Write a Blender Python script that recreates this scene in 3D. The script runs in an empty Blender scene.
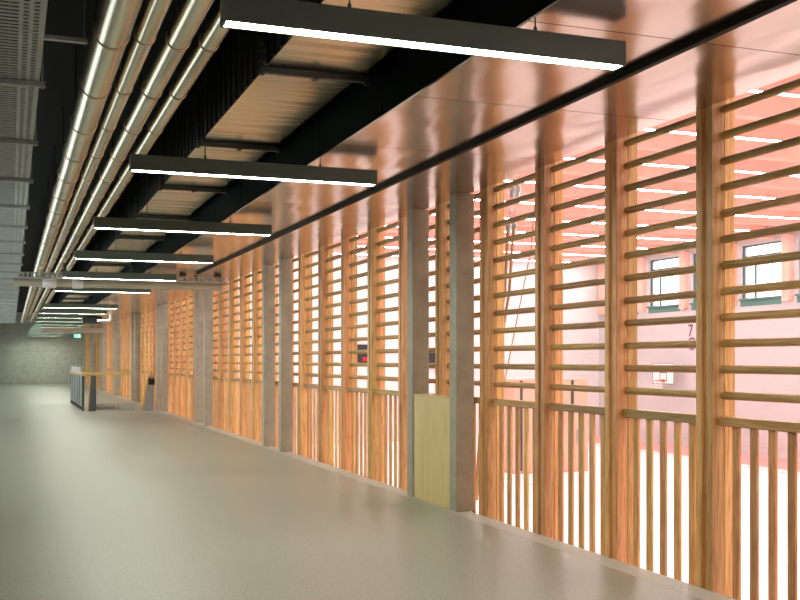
import bpy, math, random
from mathutils import Vector, Matrix
random.seed(7)
sc = bpy.context.scene
COL = sc.collection
PI = math.pi

# ------------------------------------------------------------------ helpers
class MB:
    """collects shapes, links them as ONE mesh object"""
    def __init__(s): s.v = []; s.f = []; s.sm = []
    def add(s, vs, fs, smooth=False):
        o = len(s.v); s.v += [tuple(v) for v in vs]
        s.f += [tuple(i + o for i in f) for f in fs]; s.sm += [smooth] * len(fs); return s
    def box(s, x0, x1, y0, y1, z0, z1, c=0.0):
        if c <= 0:
            vs = [(x, y, z) for z in (z0, z1) for y in (y0, y1) for x in (x0, x1)]
            return s.add(vs, [(0,2,3,1),(4,5,7,6),(0,1,5,4),(2,6,7,3),(0,4,6,2),(1,3,7,5)])
        # chamfered box: 3 verts per corner
        vs = []; idx = {}
        X=(x0,x1); Y=(y0,y1); Z=(z0,z1); sg=(1,-1)
        for i in (0,1):
            for j in (0,1):
                for k in (0,1):
                    for a in range(3):
                        p=[X[i],Y[j],Z[k]]
                        d=[c*sg[i],c*sg[j],c*sg[k]]
                        for b in range(3):
                            if b!=a: p[b]+=d[b]
                        idx[i,j,k,a]=len(vs); vs.append(tuple(p))
        fs=[]
        def q(l): fs.append(tuple(idx[t] for t in l))
        q([(0,0,0,0),(0,0,1,0),(0,1,1,0),(0,1,0,0)]); q([(1,0,0,0),(1,1,0,0),(1,1,1,0),(1,0,1,0)])
        q([(0,0,0,1),(1,0,0,1),(1,0,1,1),(0,0,1,1)]); q([(0,1,0,1),(0,1,1,1),(1,1,1,1),(1,1,0,1)])
        q([(0,0,0,2),(0,1,0,2),(1,1,0,2),(1,0,0,2)]); q([(0,0,1,2),(1,0,1,2),(1,1,1,2),(0,1,1,2)])
        for i in (0,1):
            for j in (0,1):
                q([(i,j,0,0),(i,j,1,0),(i,j,1,1),(i,j,0,1)])
        for i in (0,1):
            for k in (0,1):
                q([(i,0,k,0),(i,0,k,2),(i,1,k,2),(i,1,k,0)])
        for j in (0,1):
            for k in (0,1):
                q([(0,j,k,1),(0,j,k,2),(1,j,k,2),(1,j,k,1)])
        for i in (0,1):
            for j in (0,1):
                for k in (0,1): q([(i,j,k,0),(i,j,k,1),(i,j,k,2)])
        return s.add(vs, fs)
    def obox(s, centre, axes, half):
        """oriented box"""
        c=Vector(centre); ax=[Vector(a).normalized() for a in axes]
        vs=[c+ax[0]*half[0]*i+ax[1]*half[1]*j+ax[2]*half[2]*k for k in (-1,1) for j in (-1,1) for i in (-1,1)]
        return s.add(vs, [(0,2,3,1),(4,5,7,6),(0,1,5,4),(2,6,7,3),(0,4,6,2),(1,3,7,5)])
    def tube(s, pts, r, n=12, caps=True):
        pts=[Vector(p) for p in pts]; vs=[]; fs=[]
        rr = r if isinstance(r,(list,tuple)) else [r]*len(pts)
        up=None
        for i,p in enumerate(pts):
            d=(pts[min(i+1,len(pts)-1)]-pts[max(i-1,0)]).normalized()
            if up is None:
                a=Vector((0,0,1)) if abs(d.z)<.9 else Vector((1,0,0))
                up=(a-d*a.dot(d)).normalized()
            else: up=(up-d*up.dot(d)).normalized()
            w=d.cross(up)
            for k in range(n):
                t=2*PI*k/n; vs.append(p+(up*math.cos(t)+w*math.sin(t))*rr[i])
        for i in range(len(pts)-1):
            for k in range(n):
                a=i*n+k; b=i*n+(k+1)%n; fs.append((a,b,b+n,a+n))
        s.add(vs, fs, True)
        if caps:
            m=(len(pts)-1)*n
            s.add(vs[:n],[tuple(range(n))[::-1]]); s.add(vs[m:],[tuple(range(n))])
        return s
    def ring(s, c, axis, R, r, n=24, m=8):
        c=Vector(c); a=Vector(axis).normalized(); t=Vector((0,0,1)) if abs(a.z)<.9 else Vector((1,0,0))
        u=(t-a*t.dot(a)).normalized(); w=a.cross(u); vs=[]; fs=[]
        for i in range(n):
            th=2*PI*i/n; d=u*math.cos(th)+w*math.sin(th)
            for k in range(m):
                ph=2*PI*k/m; vs.append(c+d*(R+r*math.cos(ph))+a*r*math.sin(ph))
        for i in range(n):
            for k in range(m):
                fs.append((i*m+k,((i+1)%n)*m+k,((i+1)%n)*m+(k+1)%m,i*m+(k+1)%m))
        return s.add(vs,fs,True)
    def build(s, name, mat, parent=None, offset=(0,0,0)):
        me=bpy.data.meshes.new(name); ox,oy,oz=offset
        me.from_pydata([(x-ox,y-oy,z-oz) for x,y,z in s.v],[],s.f)
        me.polygons.foreach_set('use_smooth', s.sm); me.update()
        import bmesh
        bm=bmesh.new(); bm.from_mesh(me); bmesh.ops.recalc_face_normals(bm, faces=bm.faces); bm.to_mesh(me); bm.free()
        if mat: me.materials.append(mat)
        o=bpy.data.objects.new(name, me); COL.objects.link(o)
        if parent: o.parent=parent
        o.location=offset
        return o

def empty(name, label, cat, group=None, loc=(0,0,0)):
    o=bpy.data.objects.new(name,None); o.empty_display_size=.1; o.location=loc; COL.objects.link(o)
    return tag(o,label,cat,group)
def tag(o,label,cat,group=None):
    o['label']=label; o['category']=cat
    if group: o['group']=group
    return o
def struct(o): o['kind']='structure'; return o
def local(mb,name,mat,parent):
    """shapes given in world space, parent an unrotated empty"""
    o=mb.build(name,mat,None); o.parent=parent
    o.location=-Vector(parent.location); return o
def copy_tree(o,parent=None):
    c=o.copy(); COL.objects.link(c)
    if parent: c.parent=parent
    for ch in list(o.children): copy_tree(ch,c)
    return c
ORD=['nearest','second','third','fourth','fifth','sixth','seventh','eighth','ninth','tenth','eleventh','twelfth','thirteenth','fourteenth','fifteenth','sixteenth','seventeenth','eighteenth','nineteenth','twentieth']

# ------------------------------------------------------------------ materials
def newmat(name):
    m=bpy.data.materials.new(name); m.use_nodes=True
    nt=m.node_tree; b=nt.nodes['Principled BSDF']; return m,nt,b
def nd(nt,t,**k):
    n=nt.nodes.new(t)
    for a,v in k.items(): setattr(n,a,v)
    return n
def rgb(c): return (c[0],c[1],c[2],1)
def ramp(nt,stops):
    r=nd(nt,'ShaderNodeValToRGB'); e=r.color_ramp.elements
    e[0].position=stops[0][0]; e[0].color=rgb(stops[0][1]); e[1].position=stops[1][0]; e[1].color=rgb(stops[1][1])
    for p,c in stops[2:]:
        x=e.new(p); x.color=rgb(c)
    return r
def plain(name,c,rough=.5,metal=0.0,spec=.5,noise=0.0,nscale=8.0,bump=0.0):
    m,nt,b=newmat(name)
    b.inputs['Base Color'].default_value=rgb(c); b.inputs['Roughness'].default_value=rough; b.inputs['Metallic'].default_value=metal
    b.inputs['Specular IOR Level'].default_value=spec
    if noise>0 or bump>0:
        tc=nd(nt,'ShaderNodeTexCoord'); n=nd(nt,'ShaderNodeTexNoise'); n.inputs['Scale'].default_value=nscale; n.inputs['Detail'].default_value=6
        nt.links.new(tc.outputs['Object'],n.inputs['Vector'])
        if noise>0:
            r=ramp(nt,[(.3,[x*(1-noise) for x in c]),(.7,[min(1,x*(1+noise)) for x in c])])
            nt.links.new(n.outputs['Fac'],r.inputs['Fac']); nt.links.new(r.outputs['Color'],b.inputs['Base Color'])
        if bump>0:
            bp=nd(nt,'ShaderNodeBump'); bp.inputs['Strength'].default_value=bump; bp.inputs['Distance'].default_value=.01
            nt.links.new(n.outputs['Fac'],bp.inputs['Height']); nt.links.new(bp.outputs['Normal'],b.inputs['Normal'])
    return m
def emit(name,c,s):
    m=bpy.data.materials.new(name); m.use_nodes=True; nt=m.node_tree; nt.nodes.clear()
    e=nd(nt,'ShaderNodeEmission'); e.inputs['Color'].default_value=rgb(c); e.inputs['Strength'].default_value=s
    o=nd(nt,'ShaderNodeOutputMaterial'); nt.links.new(e.outputs[0],o.inputs['Surface']); return m
def wood(name,axis,dark,mid,light,rough=.42,vary=.25,gscale=1.0):
    """grain runs along axis (0,1,2); each object gets its own board"""
    m,nt,b=newmat(name)
    tc=nd(nt,'ShaderNodeTexCoord'); oi=nd(nt,'ShaderNodeObjectInfo')
    off=nd(nt,'ShaderNodeVectorMath',operation='SCALE'); off.inputs[0].default_value=(13.1,17.7,9.3)
    nt.links.new(oi.outputs['Random'],off.inputs['Scale'])
    ad=nd(nt,'ShaderNodeVectorMath',operation='ADD'); nt.links.new(tc.outputs['Object'],ad.inputs[0]); nt.links.new(off.outputs[0],ad.inputs[1])
    mp=nd(nt,'ShaderNodeMapping'); s=[22*gscale]*3; s[axis]=1.3*gscale; mp.inputs['Scale'].default_value=s
    nt.links.new(ad.outputs[0],mp.inputs['Vector'])
    n1=nd(nt,'ShaderNodeTexNoise'); n1.inputs['Scale'].default_value=1.0; n1.inputs['Detail'].default_value=5; n1.inputs['Distortion'].default_value=.6
    nt.links.new(mp.outputs[0],n1.inputs['Vector'])
    w=nd(nt,'ShaderNodeMath',operation='MULTIPLY'); w.inputs[1].default_value=9.0; nt.links.new(n1.outputs['Fac'],w.inputs[0])
    fr=nd(nt,'ShaderNodeMath',operation='PINGPONG'); fr.inputs[1].default_value=1.0; nt.links.new(w.outputs[0],fr.inputs[0])
    mp2=nd(nt,'ShaderNodeMapping'); s2=[260.0]*3; s2[axis]=5.0; mp2.inputs['Scale'].default_value=s2; nt.links.new(ad.outputs[0],mp2.inputs['Vector'])
    n2=nd(nt,'ShaderNodeTexNoise'); n2.inputs['Scale'].default_value=1.0; n2.inputs['Detail'].default_value=2; nt.links.new(mp2.outputs[0],n2.inputs['Vector'])
    mx=nd(nt,'ShaderNodeMath',operation='MULTIPLY_ADD'); mx.inputs[1].default_value=.45; nt.links.new(fr.outputs[0],mx.inputs[0])
    m3=nd(nt,'ShaderNodeMath',operation='MULTIPLY'); m3.inputs[1].default_value=.55; nt.links.new(n2.outputs['Fac'],m3.inputs[0]); nt.links.new(m3.outputs[0],mx.inputs[2])
    r=ramp(nt,[(.1,dark),(.5,mid),(.85,light)]); nt.links.new(mx.outputs[0],r.inputs['Fac'])
    hs=nd(nt,'ShaderNodeHueSaturation')
    mr=nd(nt,'ShaderNodeMapRange'); mr.inputs['To Min'].default_value=1-vary; mr.inputs['To Max'].default_value=1+vary*.6
    nt.links.new(oi.outputs['Random'],mr.inputs['Value']); nt.links.new(mr.outputs[0],hs.inputs['Value'])
    wn=nd(nt,'ShaderNodeTexWhiteNoise',noise_dimensions='1D'); nt.links.new(oi.outputs['Random'],wn.inputs['W'])
    mh=nd(nt,'ShaderNodeMapRange'); mh.inputs['To Min'].default_value=.485; mh.inputs['To Max'].default_value=.51
    nt.links.new(wn.outputs['Value'],mh.inputs['Value']); nt.links.new(mh.outputs[0],hs.inputs['Hue'])
    nt.links.new(r.outputs['Color'],hs.inputs['Color']); nt.links.new(hs.outputs['Color'],b.inputs['Base Color'])
    b.inputs['Roughness'].default_value=rough
    bp=nd(nt,'ShaderNodeBump'); bp.inputs['Strength'].default_value=.12; bp.inputs['Distance'].default_value=.004
    nt.links.new(n2.outputs['Fac'],bp.inputs['Height']); nt.links.new(bp.outputs['Normal'],b.inputs['Normal'])
    return m

OAKD,OAKM,OAKL=(.44,.205,.058),(.74,.395,.138),(.87,.525,.215)
M_stile=wood('oak_upright',2,OAKD,OAKM,OAKL)
M_rung=wood('oak_crosswise',1,(.31,.165,.045),(.48,.275,.085),(.59,.36,.13))
M_panel=wood('pale_panel_wood',2,(.66,.45,.18),(.75,.53,.225),(.80,.59,.265),vary=.04,gscale=.6)
M_hand=wood('handrail_wood',1,(.50,.30,.10),(.62,.40,.15),(.70,.48,.2),vary=.1)

# polished concrete floor
def floor_mat():
    m,nt,b=newmat('polished_concrete'); tc=nd(nt,'ShaderNodeTexCoord')
    n=nd(nt,'ShaderNodeTexNoise'); n.inputs['Scale'].default_value=55; n.inputs['Detail'].default_value=6; n.inputs['Roughness'].default_value=.75
    nt.links.new(tc.outputs['Object'],n.inputs['Vector'])
    n2=nd(nt,'ShaderNodeTexNoise'); n2.inputs['Scale'].default_value=.55; n2.inputs['Detail'].default_value=5; nt.links.new(tc.outputs['Object'],n2.inputs['Vector'])
    r=ramp(nt,[(.32,(.195,.20,.158)),(.5,(.308,.312,.255)),(.68,(.43,.435,.37))]); nt.links.new(n.outputs['Fac'],r.inputs['Fac'])
    r2=ramp(nt,[(.3,(.84,.85,.84)),(.7,(1.0,1.0,.98))]); nt.links.new(n2.outputs['Fac'],r2.inputs['Fac'])
    mx=nd(nt,'ShaderNodeMix',data_type='RGBA',blend_type='MULTIPLY'); mx.inputs[0].default_value=1
    nt.links.new(r.outputs['Color'],mx.inputs[6]); nt.links.new(r2.outputs['Color'],mx.inputs[7])
    nt.links.new(mx.outputs[2],b.inputs['Base Color'])
    rr=nd(nt,'ShaderNodeMapRange'); rr.inputs['To Min'].default_value=.30; rr.inputs['To Max'].default_value=.44
    nt.links.new(n2.outputs['Fac'],rr.inputs['Value']); nt.links.new(rr.outputs[0],b.inputs['Roughness'])
    b.inputs['Specular IOR Level'].default_value=.5
    return m
M_floor=floor_mat()
M_edge=plain('slab_edge_concrete',(.44,.42,.36),.5,noise=.12,nscale=40)

def concrete(name,c,blocks=None,rough=.7,mott=1.0):
    m,nt,b=newmat(name); tc=nd(nt,'ShaderNodeTexCoord')
    n=nd(nt,'ShaderNodeTexNoise'); n.inputs['Scale'].default_value=3.5; n.inputs['Detail'].default_value=8; n.inputs['Roughness'].default_value=.65
    nt.links.new(tc.outputs['Object'],n.inputs['Vector'])
    r=ramp(nt,[(.3,[x*(1-.22*mott) for x in c]),(.7,[x*(1+.15*mott) for x in c])]); nt.links.new(n.outputs['Fac'],r.inputs['Fac'])
    # small air holes
    v=nd(nt,'ShaderNodeTexVoronoi'); v.inputs['Scale'].default_value=16; nt.links.new(tc.outputs['Object'],v.inputs['Vector'])
    lt=nd(nt,'ShaderNodeMath',operation='LESS_THAN'); lt.inputs[1].default_value=.11; nt.links.new(v.outputs['Distance'],lt.inputs[0])
    mx=nd(nt,'ShaderNodeMix',data_type='RGBA'); nt.links.new(lt.outputs[0],mx.inputs[0]); nt.links.new(r.outputs['Color'],mx.inputs[6]); mx.inputs[7].default_value=rgb([x*.55 for x in c])
    out=mx.outputs[2]
    if blocks:
        rot,bw,bh,mort,mc=blocks
        mp=nd(nt,'ShaderNodeMapping'); mp.inputs['Rotation'].default_value=rot; nt.links.new(tc.outputs['Object'],mp.inputs['Vector'])
        br=nd(nt,'ShaderNodeTexBrick'); br.inputs['Scale'].default_value=1; br.inputs['Brick Width'].default_value=bw; br.inputs['Row Height'].default_value=bh
        br.inputs['Mortar Size'].default_value=mort; br.inputs['Mortar'].default_value=rgb((0,0,0)); br.inputs['Color1'].default_value=(1,1,1,1); br.inputs['Color2'].default_value=(1,1,1,1)
        nt.links.new(mp.outputs[0],br.inputs['Vector'])
        m2=nd(nt,'ShaderNodeMix',data_type='RGBA'); nt.links.new(br.outputs['Fac'],m2.inputs[0]); nt.links.new(out,m2.inputs[6]); m2.inputs[7].default_value=rgb(mc)
        out=m2.outputs[2]
    nt.links.new(out,b.inputs['Base Color']); b.inputs['Roughness'].default_value=rough
    return m
M_column=concrete('column_concrete',(.43,.385,.30),rough=.6)
M_backwall=concrete('back_wall_concrete',(.46,.47,.40),((PI/2,0,0),2.6,1.0,.012,(.36,.37,.31)))
M_sidewall=concrete('side_wall_concrete',(.13,.13,.115))
PINK=(.55,.51,.515)
M_gymX=concrete('gym_block_wall_side',PINK,((PI/2,0,PI/2),1.2,.6,.012,(.46,.415,.42)),.8,.12)
M_gymY=concrete('gym_block_wall_end',(.70,.68,.685),((PI/2,0,0),1.2,.6,.012,(.62,.595,.60)),.8,.12)
M_beige=plain('beige_wall',(.46,.41,.33),.8,noise=.08)
M_black=plain('black_paint',(.005,.0075,.006),.7,spec=.2)
M_fascia=plain('black_fascia',(.004,.0075,.006),.6,spec=.01)
M_dark=plain('dark_grey_enamel',(.11,.14,.11),.42)
M_steel=plain('dark_steel',(.10,.105,.10),.4,.8)
M_galv=plain('galvanised',(.50,.52,.50),.42,.85,noise=.18,nscale=14)
M_tray=plain('tray_steel',(.38,.42,.395),.5,.15,noise=.1,nscale=10)
M_track=plain('dark_track',(.022,.018,.011),.6,spec=.1)
M_white=plain('white_paint',(.82,.80,.78),.5)
M_salmon=plain('salmon_ceiling',(.79,.385,.30),.6,noise=.06,nscale=3)
M_beam=plain('salmon_beam',(.82,.45,.36),.6,noise=.06,nscale=3)
M_teal=plain('teal_sill',(.10,.22,.20),.5)
M_frame=plain('window_frame_dark',(.05,.075,.07),.4)
M_purple=plain('purple_paint',(.18,.02,.09),.6)
M_red=plain('red_paint',(.62,.045,.03),.5)
M_darkred=plain('dark_red_lettering',(.17,.02,.02),.6)
M_blk=plain('black_plastic',(.012,.012,.013),.4)
M_rope=plain('rope_fibre',(.42,.24,.12),.85,noise=.3,nscale=90,bump=.6)
M_cupboard=plain('pale_salmon_laminate',(.62,.38,.28),.5,noise=.04)
M_greypanel=plain('grey_panel',(.33,.35,.35),.4,.2,noise=.1)
M_greyboard=plain('grey_board',(.42,.43,.43),.5)
M_dgpanel=plain('slate_panel',(.075,.085,.09),.45)
M_greenlit=emit('lit_green_sign',(.10,.75,.42),1.6)
M_whitelit=emit('lit_white_sign',(.9,1,.95),1.6)
M_redlit=emit('red_display',(1,.05,.06),1.0)
M_lamp=emit('lamp_diffuser',(.95,1,.86),108)
M_strip=emit('gym_strip_glow',(1,.985,.97),60)

def metal_sheet(name,c,rough,wave,scale,anis=None):
    m,nt,b=newmat(name); tc=nd(nt,'ShaderNodeTexCoord')
    mp=nd(nt,'ShaderNodeMapping'); mp.inputs['Scale'].default_value=scale; nt.links.new(tc.outputs['Object'],mp.inputs['Vector'])
    n=nd(nt,'ShaderNodeTexNoise'); n.inputs['Scale'].default_value=1; n.inputs['Detail'].default_value=1.5; nt.links.new(mp.outputs[0],n.inputs['Vector'])
    bp=nd(nt,'ShaderNodeBump'); bp.inputs['Strength'].default_value=1; bp.inputs['Distance'].default_value=wave
    nt.links.new(n.outputs['Fac'],bp.inputs['Height']); nt.links.new(bp.outputs['Normal'],b.inputs['Normal'])
    b.inputs['Base Color'].default_value=rgb(c); b.inputs['Metallic'].default_value=1; b.inputs['Roughness'].default_value=rough
    return m
M_soffit=metal_sheet('brushed_metal_sheet',(.62,.515,.455),.185,.019,(2.2,1.0,1))
M_duct=metal_sheet('duct_sheet',(.86,.77,.60),.27,.012,(.35,5,1))
M_pipe=metal_sheet('pipe_jacket',(.64,.58,.42),.25,.002,(3,1,3))

M_ductside=plain('unlit_duct_side',(.02,.026,.022),.5,spec=.3)
M_ring=plain('copper_band',(.55,.36,.22),.35,.9)
def glass_mat():
    m=bpy.data.materials.new('window_glass'); m.use_nodes=True; nt=m.node_tree; nt.nodes.clear()
    t=nd(nt,'ShaderNodeBsdfTransparent'); g=nd(nt,'ShaderNodeBsdfGlossy'); g.inputs['Roughness'].default_value=.02
    x=nd(nt,'ShaderNodeMixShader'); o=nd(nt,'ShaderNodeOutputMaterial')
    x.inputs[0].default_value=.06; nt.links.new(t.outputs[0],x.inputs[1]); nt.links.new(g.outputs[0],x.inputs[2]); nt.links.new(x.outputs[0],o.inputs['Surface'])
    return m
M_glass=glass_mat()

# ------------------------------------------------------------------ camera + world
H=1.45
cd=bpy.data.cameras.new('camera'); cam=bpy.data.objects.new('camera',cd); COL.objects.link(cam); sc.camera=cam
cam.location=(0,0,H); cam.rotation_euler=(PI/2,0,-math.radians(20.38))
cd.sensor_width=36; cd.lens=1047/800*36; cd.shift_y=60/800; cd.clip_end=300; cd.clip_start=.05
w=bpy.data.worlds.new('world'); sc.world=w; w.use_nodes=True
bg=w.node_tree.nodes['Background']; bg.inputs['Color'].default_value=(.90,1,1,1); bg.inputs['Strength'].default_value=3.2
sc.view_settings.view_transform='Standard'; sc.view_settings.look='None'; sc.view_settings.exposure=0; sc.view_settings.gamma=1
sc.view_settings.use_curve_mapping=False
sc.cycles.use_denoising=True
sc.cycles.max_bounces=8; sc.cycles.diffuse_bounces=5; sc.cycles.glossy_bounces=4; sc.cycles.sample_clamp_indirect=8

# ------------------------------------------------------------------ corridor shell
EDGE=4.12; SOF=3.048; BACK=68.0; YN=-4.0; WL=-1.7; CEIL=4.35; GL0=12.0; GL1=66.0
struct(MB().box(WL,3.92,YN,BACK,-.3,0).build('floor',M_floor))
struct(MB().box(3.923,EDGE,YN,BACK,-.3,0).build('floor_edge',M_edge))
struct(MB().box(WL,4.6,BACK,BACK+.3,-.3,CEIL+.2).build('wall_back',M_backwall))
struct(MB().box(WL-.3,WL,YN,GL0,-.3,CEIL+.2).box(WL-.3,WL,GL1,BACK+.3,-.3,CEIL+.2).box(WL-.3,WL,GL0,GL1,-.3,1.1).box(WL-.3,WL,GL0,GL1,2.95,CEIL+.2).build('wall_left',M_sidewall))
r=bpy.data.objects.new('window_added_sidelight',None); COL.objects.link(r); struct(r)  # glazing added out of view to supply cool side light
m=MB().box(WL-.2,WL-.1,GL0,GL1,1.1,1.18).box(WL-.2,WL-.1,GL0,GL1,2.87,2.95); y=GL0
while y<GL1: m.box(WL-.2,WL-.1,y,y+.08,1.18,2.87); y+=2.4
m.build('window_frame',M_frame,r); MB().box(WL-.155,WL-.145,GL0,GL1,1.18,2.87).build('pane',M_glass,r)
struct(MB().box(WL-.3,4.4,YN-.3,YN,-3.2,CEIL+.2).build('wall_near',M_sidewall))
struct(MB().box(WL,2.33,YN,BACK,CEIL,CEIL+.2).build('ceiling',M_black))
# black upright face closing the ceiling void beside the metal ceiling, in panels
f=MB(); y=YN
while y<BACK-.01:
    y1=min(y+1.5,BACK); f.box(2.29,2.33,y+.006,y1-.006,SOF+.012,CEIL); y=y1
struct(f.build('wall_fascia',M_fascia))
# brushed metal ceiling sheets with open joints
f=MB(); y=-3.1
while y<BACK-.01:
    y1=min(y+1.503,BACK)
    f.box(2.29,3.168,y+.004,y1-.004,SOF,SOF+.012); f.box(3.172,EDGE,y+.004,y1-.004,SOF,SOF+.012); y=y1
struct(f.build('ceiling_soffit',M_soffit))
struct(MB().box(2.33,EDGE,YN,BACK,SOF+.014,SOF+.5).build('ceiling_backing',M_black))
tag(MB().box(3.17,3.20,YN,19.2,SOF-.032,SOF-.001).box(3.166,3.204,YN,19.2,SOF-.036,SOF-.030).build('curtain_track',M_track),
    'long dark metal track running along the shiny metal ceiling','track')

# ------------------------------------------------------------------ wall bars along the edge
XF=4.15; P=1.11; Y0=5.515            # front plane, pitch, near face of one pair of uprights
RZ=[3.04-.165*i for i in range(12)]
def bay(label):
    """local origin: middle of the bay at slab level; spans -P/2 .. P/2"""
    r=empty('wall_bars',label,'wall bars','wooden wall bar bays along the gallery edge')
    a=P/2-.021; t=.062
    for sgn in (-1,1):
        y0,y1=(a-t,a) if sgn>0 else (-a,-a+t)
        MB().box(0,.094,y0,y1,-.55,3.5,.004).build('upright',M_stile,r,(.05,(y0+y1)/2,0))
        MB().box(.096,.180,y0,y1,-.55,3.5,.004).build('rear_upright',M_stile,r,(.15,(y0+y1)/2,0))
    for z in RZ:
        m=MB()
        n=14; vs=[];fs=[]
        for yy in (-a+t-.002,a-t+.002):
            for k in range(n):
                th=2*PI*k/n; vs.append((.090+.025*math.cos(th),yy,z+.0265*math.sin(th)))
        for k in range(n): fs.append((k,(k+1)%n,(k+1)%n+n,k+n))
        m.add(vs,fs,True); m.build('rung',M_rung,r,(.090,0,z))
    MB().box(.046,.125,-a+t-.001,a-t+.001,1.033,1.092,.006).build('rail',M_rung,r,(.1,0,1.06))
    for k in range(5):
        yc=(k-2)*.165
        MB().box(.068,.090,yc-.031,yc+.031,-.55,1.034,.003).build('baluster',M_stile,r,(.08,yc,0))
    return r
PAIRS=[9.14+6.92*k for k in range(9)]
proto=None; bays=[]
yface=Y0-2*P; n=0
NPAIR=['first','second','third','fourth','fifth','sixth','seventh','eighth','ninth']
cnt={}
while yface+P<BACK:
    # bay spans yface .. yface+P measured between upright pair centres
    c=yface-.021+.165/2+.021+P/2-.0825+.0825
    k=sum(1 for p in PAIRS if c>p+.6)
    cnt[k]=cnt.get(k,0)+1; q=cnt[k]
    on=['first','second','third','fourth','fifth','sixth','seventh','eighth','ninth'][q-1]
    if k==0:
        nm={1:'beside the camera',2:'just outside the right edge'}.get(q)
        if nm is None: nm=['rightmost in view','second from the right','third from the right','fourth from the right','fifth from the right'][q-3]
        lb='oak wall bars with round rungs, '+nm
    else:
        lb='oak wall bars with round rungs, %s bay beyond the %s concrete column pair'%(on,NPAIR[k-1])
    if proto is None: proto=bay(lb); o=proto
    else: o=copy_tree(proto); o['label']=lb
    o.location=(XF,c,0); bays.append(o)
    yface+=P; n+=1

# ------------------------------------------------------------------ concrete columns in pairs
for k,p in enumerate(PAIRS):
    for j,yy in enumerate((p,p+1.16)):
        lb='square grey concrete column, %s one of the %s pair along the gallery'%(('nearer','farther')[j],NPAIR[k])
        c=MB().box(-.095,.095,.035,.2,0,SOF,.006).build('concrete_column',M_column); c.location=(4.075,yy,0)
        tag(c,lb,'column','concrete columns along the gallery edge')
# pale wooden panel closing the gap of the first pair
pn=empty('balustrade_panel','pale wooden panel filling the gap between the two nearest concrete columns','panel',loc=(3.99,9.34,0))
mb=MB()
for i in range(5):
    a=9.343+i*.1908; mb.box(3.985,4.045,a+.0004,a+.1904,0.002,1.07,.0015)
local(mb,'board_front',M_panel,pn)
local(MB().box(3.98,4.12,9.343,10.297,1.07,1.092,.003),'capping',M_panel,pn)

# ------------------------------------------------------------------ hanging lamps
LX0,LX1=.835,2.774; LZ=2.867; LT=2.984
def lamp(label):
    r=empty('linear_lamp',label,'lamp','hanging linear lamps in the corridor')
    m=MB(); t=.012; wd=.105
    m.box(0,t,0,wd,0,LT-LZ); m.box(LX1-LX0-t,LX1-LX0,0,wd,0,LT-LZ)
    m.box(t,LX1-LX0-t,0,t,0,LT-LZ); m.box(t,LX1-LX0-t,wd-t,wd,0,LT-LZ); m.box(t,LX1-LX0-t,t,wd-t,.05,LT-LZ)
    m.build('housing',M_dark,r)
    MB().box(t+.001,LX1-LX0-t-.001,t+.001,wd-t-.001,.003,.02).build('diffuser',M_lamp,r)
    for xx,top in ((.56,CEIL),(1.475,SOF+.03)):
        MB().tube([(xx,.05,LT-LZ),(xx,.05,top-LZ)],.004,8).tube([(xx,.05,LT-LZ),(xx,.05,LT-LZ+.03)],.010,8).build('hanger_rod',M_steel,r)
    return r
proto=None; NL=[0,1,2,3,4,5,7,8,9,10,11,12,13,14,15,16,17]  # last lamps, by the back wall, are added to brighten it
for i,k in enumerate(NL):
    lb='dark linear lamp with glowing white underside, %s from the camera'%ORD[i] if i else 'dark linear lamp with glowing white underside, nearest, at picture top'
    if proto is None: proto=lamp(lb); o=proto
    else: o=copy_tree(proto); o['label']=lb
    o.location=(LX0,4.343+3.65*k,LZ)

# ------------------------------------------------------------------ round pipes
PZ=H+1.95; PEND=56.0
PIPES=[(.562,.104,'thickest silver insulated pipe, leftmost of the four under the ceiling',.0),
       (.7545,.0604,'slim silver insulated pipe just right of the thickest one',.35),
       (.952,.0718,'medium silver insulated pipe, third from the left under the ceiling',.7),
       (1.139,.0597,'slim silver insulated pipe, rightmost of the four, beside the duct',.2)]
for xc,r_,lb,ph in PIPES:
    e=empty('insulated_pipe',lb,'pipe','silver insulated pipes under the ceiling',(xc,3,PZ))
    local(MB().tube([(xc,YN,PZ),(xc,PEND,PZ)],r_,32),'jacket',M_pipe,e)
    ringm=None; yy=5.16; k=0
    while yy<PEND:
        if ringm is None:
            m=MB(); m.tube([(0,-.012,0),(0,-.006,0),(0,.006,0),(0,.012,0)],[r_,r_+.005,r_+.005,r_],32,False)
            ringm=m.build('joint_ring',M_ring,e); o=ringm
        else: o=ringm.copy(); COL.objects.link(o)
        o.location=(0,yy-3,0); yy+=1.26; k+=1
    rod=None; yy=5.2+ph
    while yy<40:
        if rod is None:
            rod=MB().tube([(0,0,r_-.004),(0,0,CEIL-PZ)],.007,8).build('hanger',M_steel,e); o=rod
        else: o=rod.copy(); COL.objects.link(o)
        o.location=(0,yy-3,0); yy+=2.45

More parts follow.
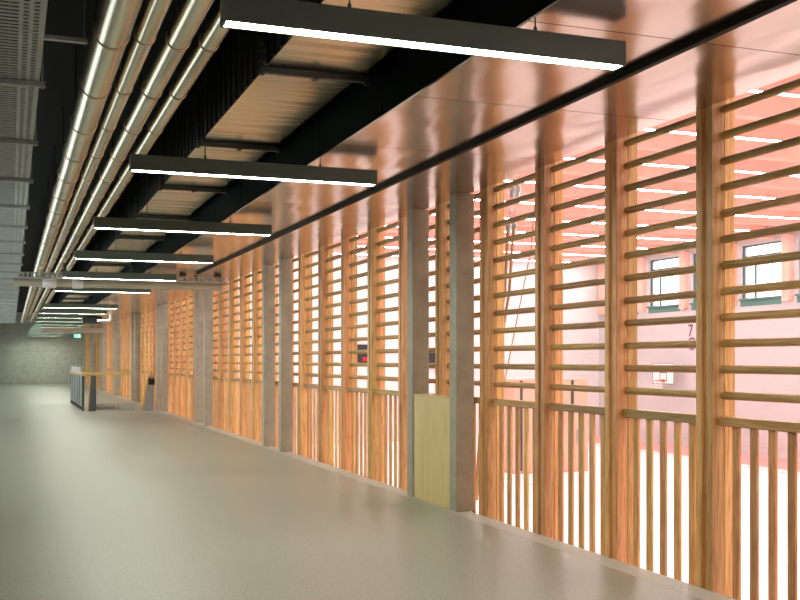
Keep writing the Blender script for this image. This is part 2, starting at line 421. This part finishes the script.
# ------------------------------------------------------------------ rectangular duct
DX0,DX1,DZ=1.55,2.19,H+1.9; DH=.52; DEND=50
e=empty('air_duct','wide rectangular sheet metal air duct running along the ceiling','duct',loc=((DX0+DX1)/2,4,DZ))
m=MB(); y=YN
while y<DEND:
    m.box(DX0,DX1,y+.003,y+1.217,DZ,DZ+.004); y+=1.22
local(m,'duct_bottom',M_duct,e)
m=MB(); y=YN; m.box(DX0,DX1,YN,DEND,DZ+.005,DZ+DH)
while y<DEND:                                   # stiffening ribs of the sides, their lack of light painted dark
    m.box(DX0-.012,DX0,y,y+.05,DZ+.006,DZ+DH); y+=.2
local(m,'duct_side',M_ductside,e)
bar=None; yy=6.63-2.45; 
while yy<DEND:
    if bar is None:
        m=MB().box(-.37,.37,-.022,.022,-.052,-.010,.004)
        for sx in (-.355,.355):
            m.tube([(sx,0,-.07),(sx,0,CEIL-DZ)],.007,8).box(sx-.016,sx+.016,-.016,.016,-.064,-.052)
            for q in range(4): m.box(sx-.013,sx+.013,-.013,.013,.02+q*.035,.032+q*.035)
        m.box(-.02,.02,-.03,.03,-.066,-.05)
        bar=m.build('hanger_bar',M_steel,e); o=bar
        pad=MB().box(-.32,.32,-.03,.03,-.011,-.001).build('rubber_pad',M_blk,bar)
    else:
        o=bar.copy(); COL.objects.link(o); q=bar.children[0].copy(); COL.objects.link(q); q.parent=o
    o.location=(0,yy-4,0); yy+=2.45

# ------------------------------------------------------------------ cable tray at the left
TX0,TX1,TZ=-.62,.182,H+1.9; TEND=58
e=empty('cable_tray','wide grey perforated steel cable tray at the upper left','cable tray',loc=(-.2,4,TZ))
m=MB(); y=3.2
while y<34:
    m.box(TX0,.04,y,y+.032,TZ,TZ+.004); y+=.064
m.box(TX0,.04,34,TEND,TZ,TZ+.004)
local(m,'slotted_base',M_tray,e)
m=MB()
for x0 in (.04,.094,.148): m.box(x0,x0+(.024 if x0<.14 else .034),3,TEND,TZ-.001,TZ+.006)
y=3.2
while y<34:
    m.box(.064,.094,y,y+.034,TZ,TZ+.004); m.box(.118,.148,y+.02,y+.054,TZ,TZ+.004); y+=.064
m.box(.064,.148,34,TEND,TZ,TZ+.004)
local(m,'perforated_flange',M_tray,e)
local(MB().box(.176,.182,3,TEND,TZ,TZ+.11).box(TX0,TX0+.006,3,TEND,TZ,TZ+.11),'side_rail',M_tray,e)
arm=None; yy=5.5
while yy<TEND:
    if arm is None:
        m=MB().box(-.45,.42,-.02,.02,-.04,-.002,.003).tube([(.40,0,-.05),(.40,0,CEIL-TZ)],.007,8)
        arm=m.build('hanger_arm',M_tray,e); o=arm
    else: o=arm.copy(); COL.objects.link(o)
    o.location=(0,yy-4,0); yy+=2.05
local(MB().box(.1,.435,6.63,6.67,TZ+.03,TZ+.055).tube([(.42,6.65,TZ+.05),(.42,6.65,CEIL)],.006,8),'hanger_bracket',M_tray,e)
# loose cables lying in the tray
for k in range(3):
    pts=[(-.15+.08*k+.02*math.sin(j*.9+k),3.5+j*1.2,TZ+.018) for j in range(40)]
    tag(MB().tube(pts,.011,6).build('power_cable',M_blk),'thin black cable lying on top of the grey cable tray','cable','cables on the tray')

# ------------------------------------------------------------------ crossing services at about 20 m
e=empty('crossing_tray','perforated metal tray crossing the corridor ahead of the far lamps','cable tray',loc=(1.8,19.7,2.93))
m=MB(); x=.1
while x<3.75:
    m.box(x,x+.05,19.55,19.57,2.915,2.99); x+=.075
m.box(.1,3.8,19.55,19.57,2.985,3.0).box(.1,3.8,19.55,19.57,2.905,2.918).box(.1,3.8,19.56,19.80,2.905,2.909)
local(m,'tray_body',M_galv,e)
for xx in (3.0,3.65): local(MB().obox((xx,19.68,2.97),[(1,0,-.8),(0,1,0),(.8,0,1)],(.09,.02,.015)).box(xx-.06,xx+.06,19.66,19.70,3.0,SOF),'hanger_bracket',M_steel,e)
e=empty('crossing_pipe','beige metal pipe crossing the corridor beside the perforated crossing tray','pipe',loc=(1.8,20.7,2.93))
local(MB().tube([(.05,20.7,2.90),(3.85,20.7,2.90)],.078,24).tube([(3.85,20.7,2.90),(3.93,20.7,2.90)],.10,24),'jacket',plain('beige_pipe',(.55,.50,.40),.4,.5),e)
for a,b in ((.55,.80),(1.08,1.28)): local(MB().tube([(a,20.7,2.90),(a+.02,20.7,2.9),(b-.02,20.7,2.9),(b,20.7,2.90)],[.085,.098,.098,.085],24),'coupling',M_white,e)
for xx in (.95,2.2,3.4): local(MB().box(xx-.03,xx+.03,20.68,20.72,2.97,3.28 if xx<2.3 else SOF-.001),'hanger',M_steel,e)
e=empty('crossing_duct','pale box duct crossing the corridor far away below the last lamps','duct',loc=(2.7,50.5,2.72))
local(MB().box(1.3,4.0,50.3,50.8,2.70,2.93,.01),'duct_body',plain('pale_duct',(.5,.45,.36),.45,.4),e)
local(MB().box(1.9,1.94,50.4,50.44,2.93,3.33).box(3.5,3.54,50.4,50.44,2.93,SOF-.001),'hanger',M_steel,e)
tag(MB().box(2.15,2.75,35.0,35.35,2.62,2.86,.02).box(2.36,2.40,35.1,35.14,2.86,SOF-.001).build('ceiling_speaker',M_blk),'black box hanging among the far lamps','speaker')
tag(MB().tube([(2.9,33.6,SOF-.01),(2.9,33.6,2.72),(2.88,33.6,2.68),(2.84,33.6,2.66),(2.5,33.6,2.66)],.04,12).build('hanging_conduit',M_white),
    'white bent conduit dropping beside the right ends of the far lamps','conduit')

# ------------------------------------------------------------------ exit sign
e=empty('exit_sign','small green and white exit sign hanging in front of the back wall','sign',loc=(3.42,60,2.7))
local(MB().box(3.22,3.60,60,60.05,2.66,2.88,.004),'sign_box',M_white,e)
local(MB().box(3.225,3.595,59.995,60,2.665,2.875),'green_face',M_greenlit,e)
m=MB().box(3.44,3.52,59.99,59.994,2.69,2.85)
m.add([(3.42,59.99,2.77),(3.36,59.99,2.82),(3.36,59.99,2.72)],[(0,1,2)]).box(3.27,3.36,59.988,59.992,2.755,2.785)
local(m,'pictogram',M_whitelit,e)
local(MB().tube([(3.41,60.02,2.88),(3.41,60.02,SOF)],.008,8),'rod',M_steel,e)

# ------------------------------------------------------------------ stair head at about 31 m
e=empty('stair_guardrail','railing of grey panels with a yellow wooden handrail around the stair head','railing',loc=(1.95,31,0))
local(MB().box(1.86,1.96,30.6,37.2,1.0,1.09,.01).box(1.96,3.32,31.9,32.0,1.0,1.09,.01),'handrail',M_hand,e)
for k in range(5):
    a=31.0+k*1.2; local(MB().box(1.90,1.935,a+.03,a+1.14,.1,.99,.004),'grey_panel',M_greypanel,e)
    local(MB().box(1.885,1.95,a-.02,a+.025,0,1.0,.003),'post',M_steel,e)
local(MB().box(1.885,1.95,36.98,37.03,0,1.0,.003),'post',M_steel,e)
e=empty('stair_kerb','low concrete kerb with red lettering beside the stair head railing','kerb',loc=(2.9,31.2,0))
local(MB().box(2.26,3.38,31.3,31.6,0,.2,.005),'kerb_block',M_edge,e)
fc=bpy.data.curves.new('lettering','FONT'); fc.body='Sporthalle 2'; fc.size=.135; fc.extrude=.002
fo=bpy.data.objects.new('lettering',fc); COL.objects.link(fo); fc.materials.append(M_darkred); fo.parent=e
fo.location=Vector((2.30,31.297,.03))-Vector(e.location); fo.rotation_euler=(PI/2,0,0); fo['label']='dark red lettering'
tag(MB().box(1.88,1.91,31.6,36.4,1.095,1.24,.006).build('notice_board',M_greyboard),'pale grey board standing on the yellow wooden handrail of the stair railing','board')
# boards leaning at the stair head
def leaning(name,lb,x0,x1,y,ht,lean,mat,edge):
    e=empty(name,lb,'board',loc=((x0+x1)/2,y,0))
    EW=.32 if x1-x0<.2 else .18
    u=Vector((lean,.0,ht)); wv=Vector((x1-x0,0,0)); t=Vector((0,.03,0))
    def quad(a,b,name,mat,dy=0):
        o=Vector((x0,y+dy,0.0))
        zz=Vector((0,0,ht)); vs=[o+wv*a,o+wv*b,o+wv*b+u*(1-b)+zz*b,o+wv*a+u*(1-a)+zz*a]; vs=vs+[v+t for v in vs]
        local(MB().add(vs,[(0,1,2,3),(4,7,6,5),(0,4,5,1),(1,5,6,2),(2,6,7,3),(3,7,4,0)]),name,mat,e)
    quad(0,EW,'wooden_edge',edge,-.004); quad(EW,1,'panel',mat); return e
leaning('leaning_board','slate grey board with yellow wooden edge leaning left of the red lettering',2.0,2.14,30.75,1.02,.10,M_dgpanel,M_hand)
tag(MB().box(2.15,2.27,30.9,31.15,0,1.0,.006).build('steel_post_box',M_dgpanel),'slim slate grey cabinet at the near end of the railing','cabinet')
e=leaning('leaning_board','grey board with yellow wooden edge and black top, leaning right of the stair',3.47,3.84,30.6,.98,.20,M_greypanel,M_hand)
local(MB().box(3.68,3.86,30.55,30.598,.74,.92,.006),'black_top',M_blk,e)
local(MB().box(3.74,3.80,30.57,30.63,.93,1.12,.006),'wooden_post',M_hand,e)

# ------------------------------------------------------------------ gymnasium beyond
GF=-2.82; GX=31.0; GY0,GY1=-8.0,51.3; GC=7.75
fm,nt,b=newmat('gym_floor_pale'); tc=nd(nt,'ShaderNodeTexCoord'); sx=nd(nt,'ShaderNodeSeparateXYZ'); nt.links.new(tc.outputs['Object'],sx.inputs[0])
gt=nd(nt,'ShaderNodeMath',operation='GREATER_THAN'); gt.inputs[1].default_value=28.2; nt.links.new(sx.outputs['X'],gt.inputs[0])
mx=nd(nt,'ShaderNodeMix',data_type='RGBA'); nt.links.new(gt.outputs[0],mx.inputs[0]); mx.inputs[6].default_value=rgb((.86,.83,.835)); mx.inputs[7].default_value=rgb((.80,.36,.33))
nt.links.new(mx.outputs[2],b.inputs['Base Color']); b.inputs['Roughness'].default_value=.35
struct(MB().box(EDGE+.0,GX,GY0,GY1,GF-.2,GF).build('floor_gym',fm))
# painted court lines
m=MB()
for yy in (12.0,22.0,32.0,42.0): m.box(6,27.5,yy,yy+.05,GF+.001,GF+.003)
for xx in (6.0,16.7,27.45): m.box(xx,xx+.05,4,49,GF+.001,GF+.003)
struct(m.build('floor_lines',plain('court_line_grey',(.35,.36,.38),.5)))
struct(MB().box(EDGE-.0,EDGE+.006,GY0,GY1,GF,-.3).build('wall_gallery_face',M_gymX))
struct(MB().box(EDGE,GX+.4,GY0-.3,GY0,GF-.2,GC+.3).build('wall_gym_near',M_gymY))
struct(MB().box(4.37,GX+.4,GY1,GY1+.3,GF-.2,GC+.3).build('wall_gym_end',M_gymY))
struct(MB().box(4.5,4.6,GY1+.3,BACK,-.6,CEIL).build('wall_beyond_gym',M_beige))
struct(MB().box(EDGE+.3,GX+.4,GY0,GY1,GC,GC+.3).build('ceiling_gym',M_salmon))
struct(MB().box(EDGE,EDGE+.3,GY0,GY1,3.5,GC+.3).build('wall_above_bars',M_gymX))
# far side wall with window band
WZ0,WZ1=4.16,6.6; PT=3.65
wins=[(46.4-PT*k-2.7,46.4-PT*k) for k in range(-1,14)]
m=MB().box(GX,GX+.4,GY0,GY1,GF-.2,WZ0).box(GX,GX+.4,GY0,GY1,WZ1,GC+.3)
ys=[GY1]
for a,b_ in wins: ys+=[b_,a]
ys.append(GY0)
for i in range(0,len(ys),2):
    if ys[i]-ys[i+1]>.01: m.box(GX,GX+.4,ys[i+1],ys[i],WZ0,WZ1)
struct(m.build('wall_gym_side',M_gymX))
for i,(a,b_) in enumerate(wins):
    t=.07; X0,X1=GX+.12,GX+.2
    r=bpy.data.objects.new('window_%d'%(i+1),None); COL.objects.link(r); struct(r)
    fr=MB().box(X0,X1,a,a+t,WZ0,WZ1).box(X0,X1,b_-t,b_,WZ0,WZ1).box(X0,X1,a+t,b_-t,WZ0,WZ0+t).box(X0,X1,a+t,b_-t,WZ1-t,WZ1).box(X0,X1,a+t,b_-t,WZ1-.55,WZ1-.48).box(X0,X1,b_-.85,b_-.80,WZ0+t,WZ1-.55)
    fr.build('window_frame',M_frame,r)
    MB().box(GX+.155,GX+.165,a+t,b_-t,WZ0+t,WZ1-t).build('pane',M_glass,r)
    MB().box(GX-.15,GX+.12,a,b_,WZ0-.02,WZ0+.05).box(GX-.02,GX+.0,a,b_,WZ0-.3,WZ0-.02).build('window_sill',M_teal,r)
# wooden piers between the windows
for i in range(0,len(ys)-2,2):
    y1,y0=ys[i],ys[i+1]
    if y1-y0>.3: struct(MB().box(GX-.25,GX-.002,y0+.25,y1-.25,WZ0-.2,6.75).build('trim_pier',M_beam))
# salmon beams across the hall and the strip lights between them
yb=GY0+1.0; k=0
while yb<GY1:
    struct(MB().box(EDGE+.31,GX-.002,yb,yb+.32,6.72,GC-.001).build('ceiling_beam',M_beam)); yb+=3.65
proto=None; yb=GY0+1.0+1.9; k=0
while yb<GY1-.5:
    k+=1
    lb='long white strip light across the gym ceiling, number %s counted from the gym end wall'
    if proto is None:
        r=empty('strip_light','','lamp','strip lights across the gym ceiling'); proto=r
        MB().box(0,24.5,-.05,.05,.02,.07).build('housing',M_beam,r)
        MB().box(.01,24.49,-.045,.045,0,.02).build('diffuser',M_strip,r)
        m=MB()
        for xx in (1,8,16,23.5): m.tube([(xx,0,.07),(xx,0,1.047)],.012,8)
        m.build('hanger_rod',M_steel,r)
        o=r
    else: o=copy_tree(proto)
    o.location=(5.6,yb,6.70); o['_y']=yb; yb+=3.65
sl=sorted([o for o in COL.objects if o.name.startswith('strip_light')],key=lambda o:-o.location.y)
for i,o in enumerate(sl):
    del o['_y']
    o['label']='long white strip light across the gym ceiling, %s from the gym end wall'%(ORD[i] if i else 'closest one')
# basketball hoop on the far side wall
def at_wall(x,y,X=GX):
    u=x-400; Y=X*(981.4-.3482*u)/(.9374*u+364.6); D=X*.3482+Y*.9374
    return X,Y,H+(360-y)/1047*D
_,by,bz=at_wall(663.5,374,GX-.6)
e=empty('basketball_hoop','small white basketball backboard with red rim on the far pink wall','basketball hoop',loc=(GX,by,bz))
local(MB().box(GX-.62,GX-.59,by-.9,by+.9,bz-.5,bz+.55,.01),'backboard',M_white,e)
m=MB(); x=GX-.625
for a,b_,c_,d in ((-.9,.9,.52,.55),(-.9,.9,-.5,-.47),(-.9,-.87,-.5,.55),(.87,.9,-.5,.55),(-.3,.3,.05,.09),(-.3,.3,-.36,-.32),(-.3,-.26,-.36,.09),(.26,.3,-.36,.09)):
    m.box(x,x+.005,by+a,by+b_,bz+c_,bz+d)
local(m,'board_markings',M_blk,e)
local(MB().ring((GX-.88,by,bz-.33),(0,0,1),.225,.02).box(GX-.66,GX-.625,by-.12,by+.12,bz-.40,bz-.27),'rim',M_red,e)
local(MB().tube([(GX-.59,by-.5,bz+.3),(GX,by-.5,bz+.1)],.03,8).tube([(GX-.59,by+.5,bz+.3),(GX,by+.5,bz+.1)],.03,8).tube([(GX-.59,by,bz-.3),(GX,by,bz-.3)],.03,8),'wall_mount',M_steel,e)
m=MB()
for i in range(12):
    t=2*PI*i/12; m.tube([(GX-.88+.22*math.cos(t),by+.22*math.sin(t),bz-.34),(GX-.88+.13*math.cos(t+.4),by+.13*math.sin(t+.4),bz-.75)],.008,5)
local(m,'net',M_white,e)
# big painted numerals on the far wall
e=empty('wall_numeral','purple numerals painted on the far pink wall above the hoop','numeral',loc=(GX-.004,41.9,2.5))
for txt,(px,py),sz in (('7',(688,336.5),.85),('O',(687.5,350),.88)):
    X_,Y_,Z_=at_wall(px,py)
    c=bpy.data.curves.new('digit','FONT'); c.body=txt; c.size=sz; c.extrude=.003
    o=bpy.data.objects.new('digit',c); COL.objects.link(o); c.materials.append(M_purple); o.parent=e
    o.location=Vector((GX-.006,Y_,Z_))-Vector(e.location); o.rotation_euler=(PI/2,0,-PI/2)
# tall equipment cupboard standing in the hall
def at_floor(x,y,z=GF):
    k=(H-z)/(y-360); u=x-400
    return k*(.9374*u+364.6), k*(981.4-.3482*u)
cx,cy=at_floor(588,471)
e=empty('equipment_cupboard','tall pale salmon equipment cupboard standing on the gym floor','cupboard',loc=(cx-2,cy,GF))
zt=GF+3.55; x0=cx-4.0
def xat(px): u=px-400; return cy*(.9374*u+364.6)/(981.4-.3482*u)
x0=xat(512); g1=xat(521); g2=xat(572)
local(MB().box(x0,cx,cy,cy+.9,GF,zt,.01),'carcass',M_cupboard,e)
for a,b_ in ((x0+.02,g1-.06),(g1+.06,(g1+g2)/2-.01),((g1+g2)/2+.01,g2-.07),(g2+.07,cx-.02)):
    local(MB().box(a,b_,cy-.04,cy-.002,GF+.1,zt-.05,.006),'door',M_cupboard,e)
local(MB().box(g1-.055,g1+.055,cy-.006,cy-.001,GF+.1,zt-.05).box(g2-.065,g2+.065,cy-.006,cy-.001,GF+.1,zt-.05),'door_gap',M_frame,e)
hx=xat(577)
local(MB().tube([(hx,cy-.09,GF+1.1),(hx,cy-.09,GF+1.6)],.05,8).box(hx-.03,hx+.03,cy-.09,cy-.04,GF+1.3,GF+1.36),'handle',M_galv,e)
# scoreboard and loudspeaker on the end wall
def at_end(x,y,Y=GY1):
    u=x-400; X=Y*(.9374*u+364.6)/(981.4-.3482*u); D=X*.3482+Y*.9374
    return X,Y,H+(360-y)/1047*D
ax,_,az0=at_end(356,362); bx,_,az1=at_end(369,344.5)
e=empty('scoreboard','black scoreboard with red display on the white end wall','scoreboard',loc=(ax,GY1,az0))
local(MB().box(ax,bx,GY1-.12,GY1-.002,az0,az1,.01),'case',M_blk,e)
local(MB().box(ax+.1,bx-.1,GY1-.02,GY1-.001,az0-.06,az0),'wall_mount',M_steel,e)
zz=az0+(az1-az0)*.28
local(MB().box(ax+(bx-ax)*.45,bx-.05,GY1-.13,GY1-.121,az0+.05,zz),'display',M_redlit,e)
local(MB().box(ax+.05,bx-.05,GY1-.126,GY1-.121,az0+(az1-az0)*.62,az0+(az1-az0)*.66),'divider',M_white,e)
sx_,_,sz_=at_end(432,360)
tag(MB().tube([(sx_,GY1-.25,sz_),(sx_,GY1-.2,sz_),(sx_,GY1-.003,sz_)],[.30,.44,.44],28).build('wall_mounted_loudspeaker',M_blk),'round black loudspeaker on the end wall seen between the two nearest columns','speaker')
# climbing ropes with pulleys just behind the bars
RXp=5.6
def at_x(x,y,X): return at_wall(x,y,X)
for j,(dx,lb) in enumerate(((.5,'brown climbing rope on steel pulleys just behind the bars, left of two'),(6,'brown climbing rope on steel pulleys just behind the bars, right of two'))):
    X=RXp+.35*j
    p=[at_x(516+dx,165,X),at_x(512+dx,190,X),at_x(508+dx,226,X),at_x(506.5+dx*.9,250,X),at_x(504.5+dx*.8,292,X),at_x(491+dx*.6,380,X),at_x(480+dx*.4,430,X),at_x(475.5+dx*.2,500,X)]
    e=empty('climbing_rope',lb,'rope','climbing ropes behind the bars',p[3])
    y_=p[3][1]; P3=[Vector((X,y_+(q[1]-y_),q[2])) for q in p]
    top=Vector((P3[0].x,P3[0].y,6.7))
    local(MB().tube(P3[2:],.02,10),'rope',M_rope,e)
    m=MB().tube([top,P3[0],P3[1]],.008,8)
    for q in (P3[1],P3[2]):
        m.obox(q,[(1,0,0),(0,1,0),(0,0,1)],(.012,.05,.09)); m.ring(q,(1,0,0),.05,.016)
    for i in range(8):
        q=P3[1].lerp(P3[2],i/8); m.ring(q,(1,0,0) if i%2 else (0,1,0),.02,.006,12,6)
    local(m,'pulley_chain',M_galv,e)
a=at_x(531,250,8.5); b2=at_x(504,384,8.5)
tag(MB().tube([(8.5,a[1]-.6,6.7),a,b2,(8.5,b2[1]+.25,GF)],.012,8).build('slack_cord',M_rope),'thin brown cord hanging slanted in the gym','cord')

# turn the lettering into plain meshes
bpy.context.view_layer.update()
dg=bpy.context.evaluated_depsgraph_get()
for o in [o for o in COL.objects if o.type=='FONT']:
    me=bpy.data.meshes.new_from_object(o.evaluated_get(dg)); nm=o.name; par=o.parent; mw=o.matrix_basis.copy(); lb=o.get('label')
    bpy.data.objects.remove(o); n_=bpy.data.objects.new(nm,me); COL.objects.link(n_); n_.parent=par; n_.matrix_basis=mw
    if lb: n_['label']=lb
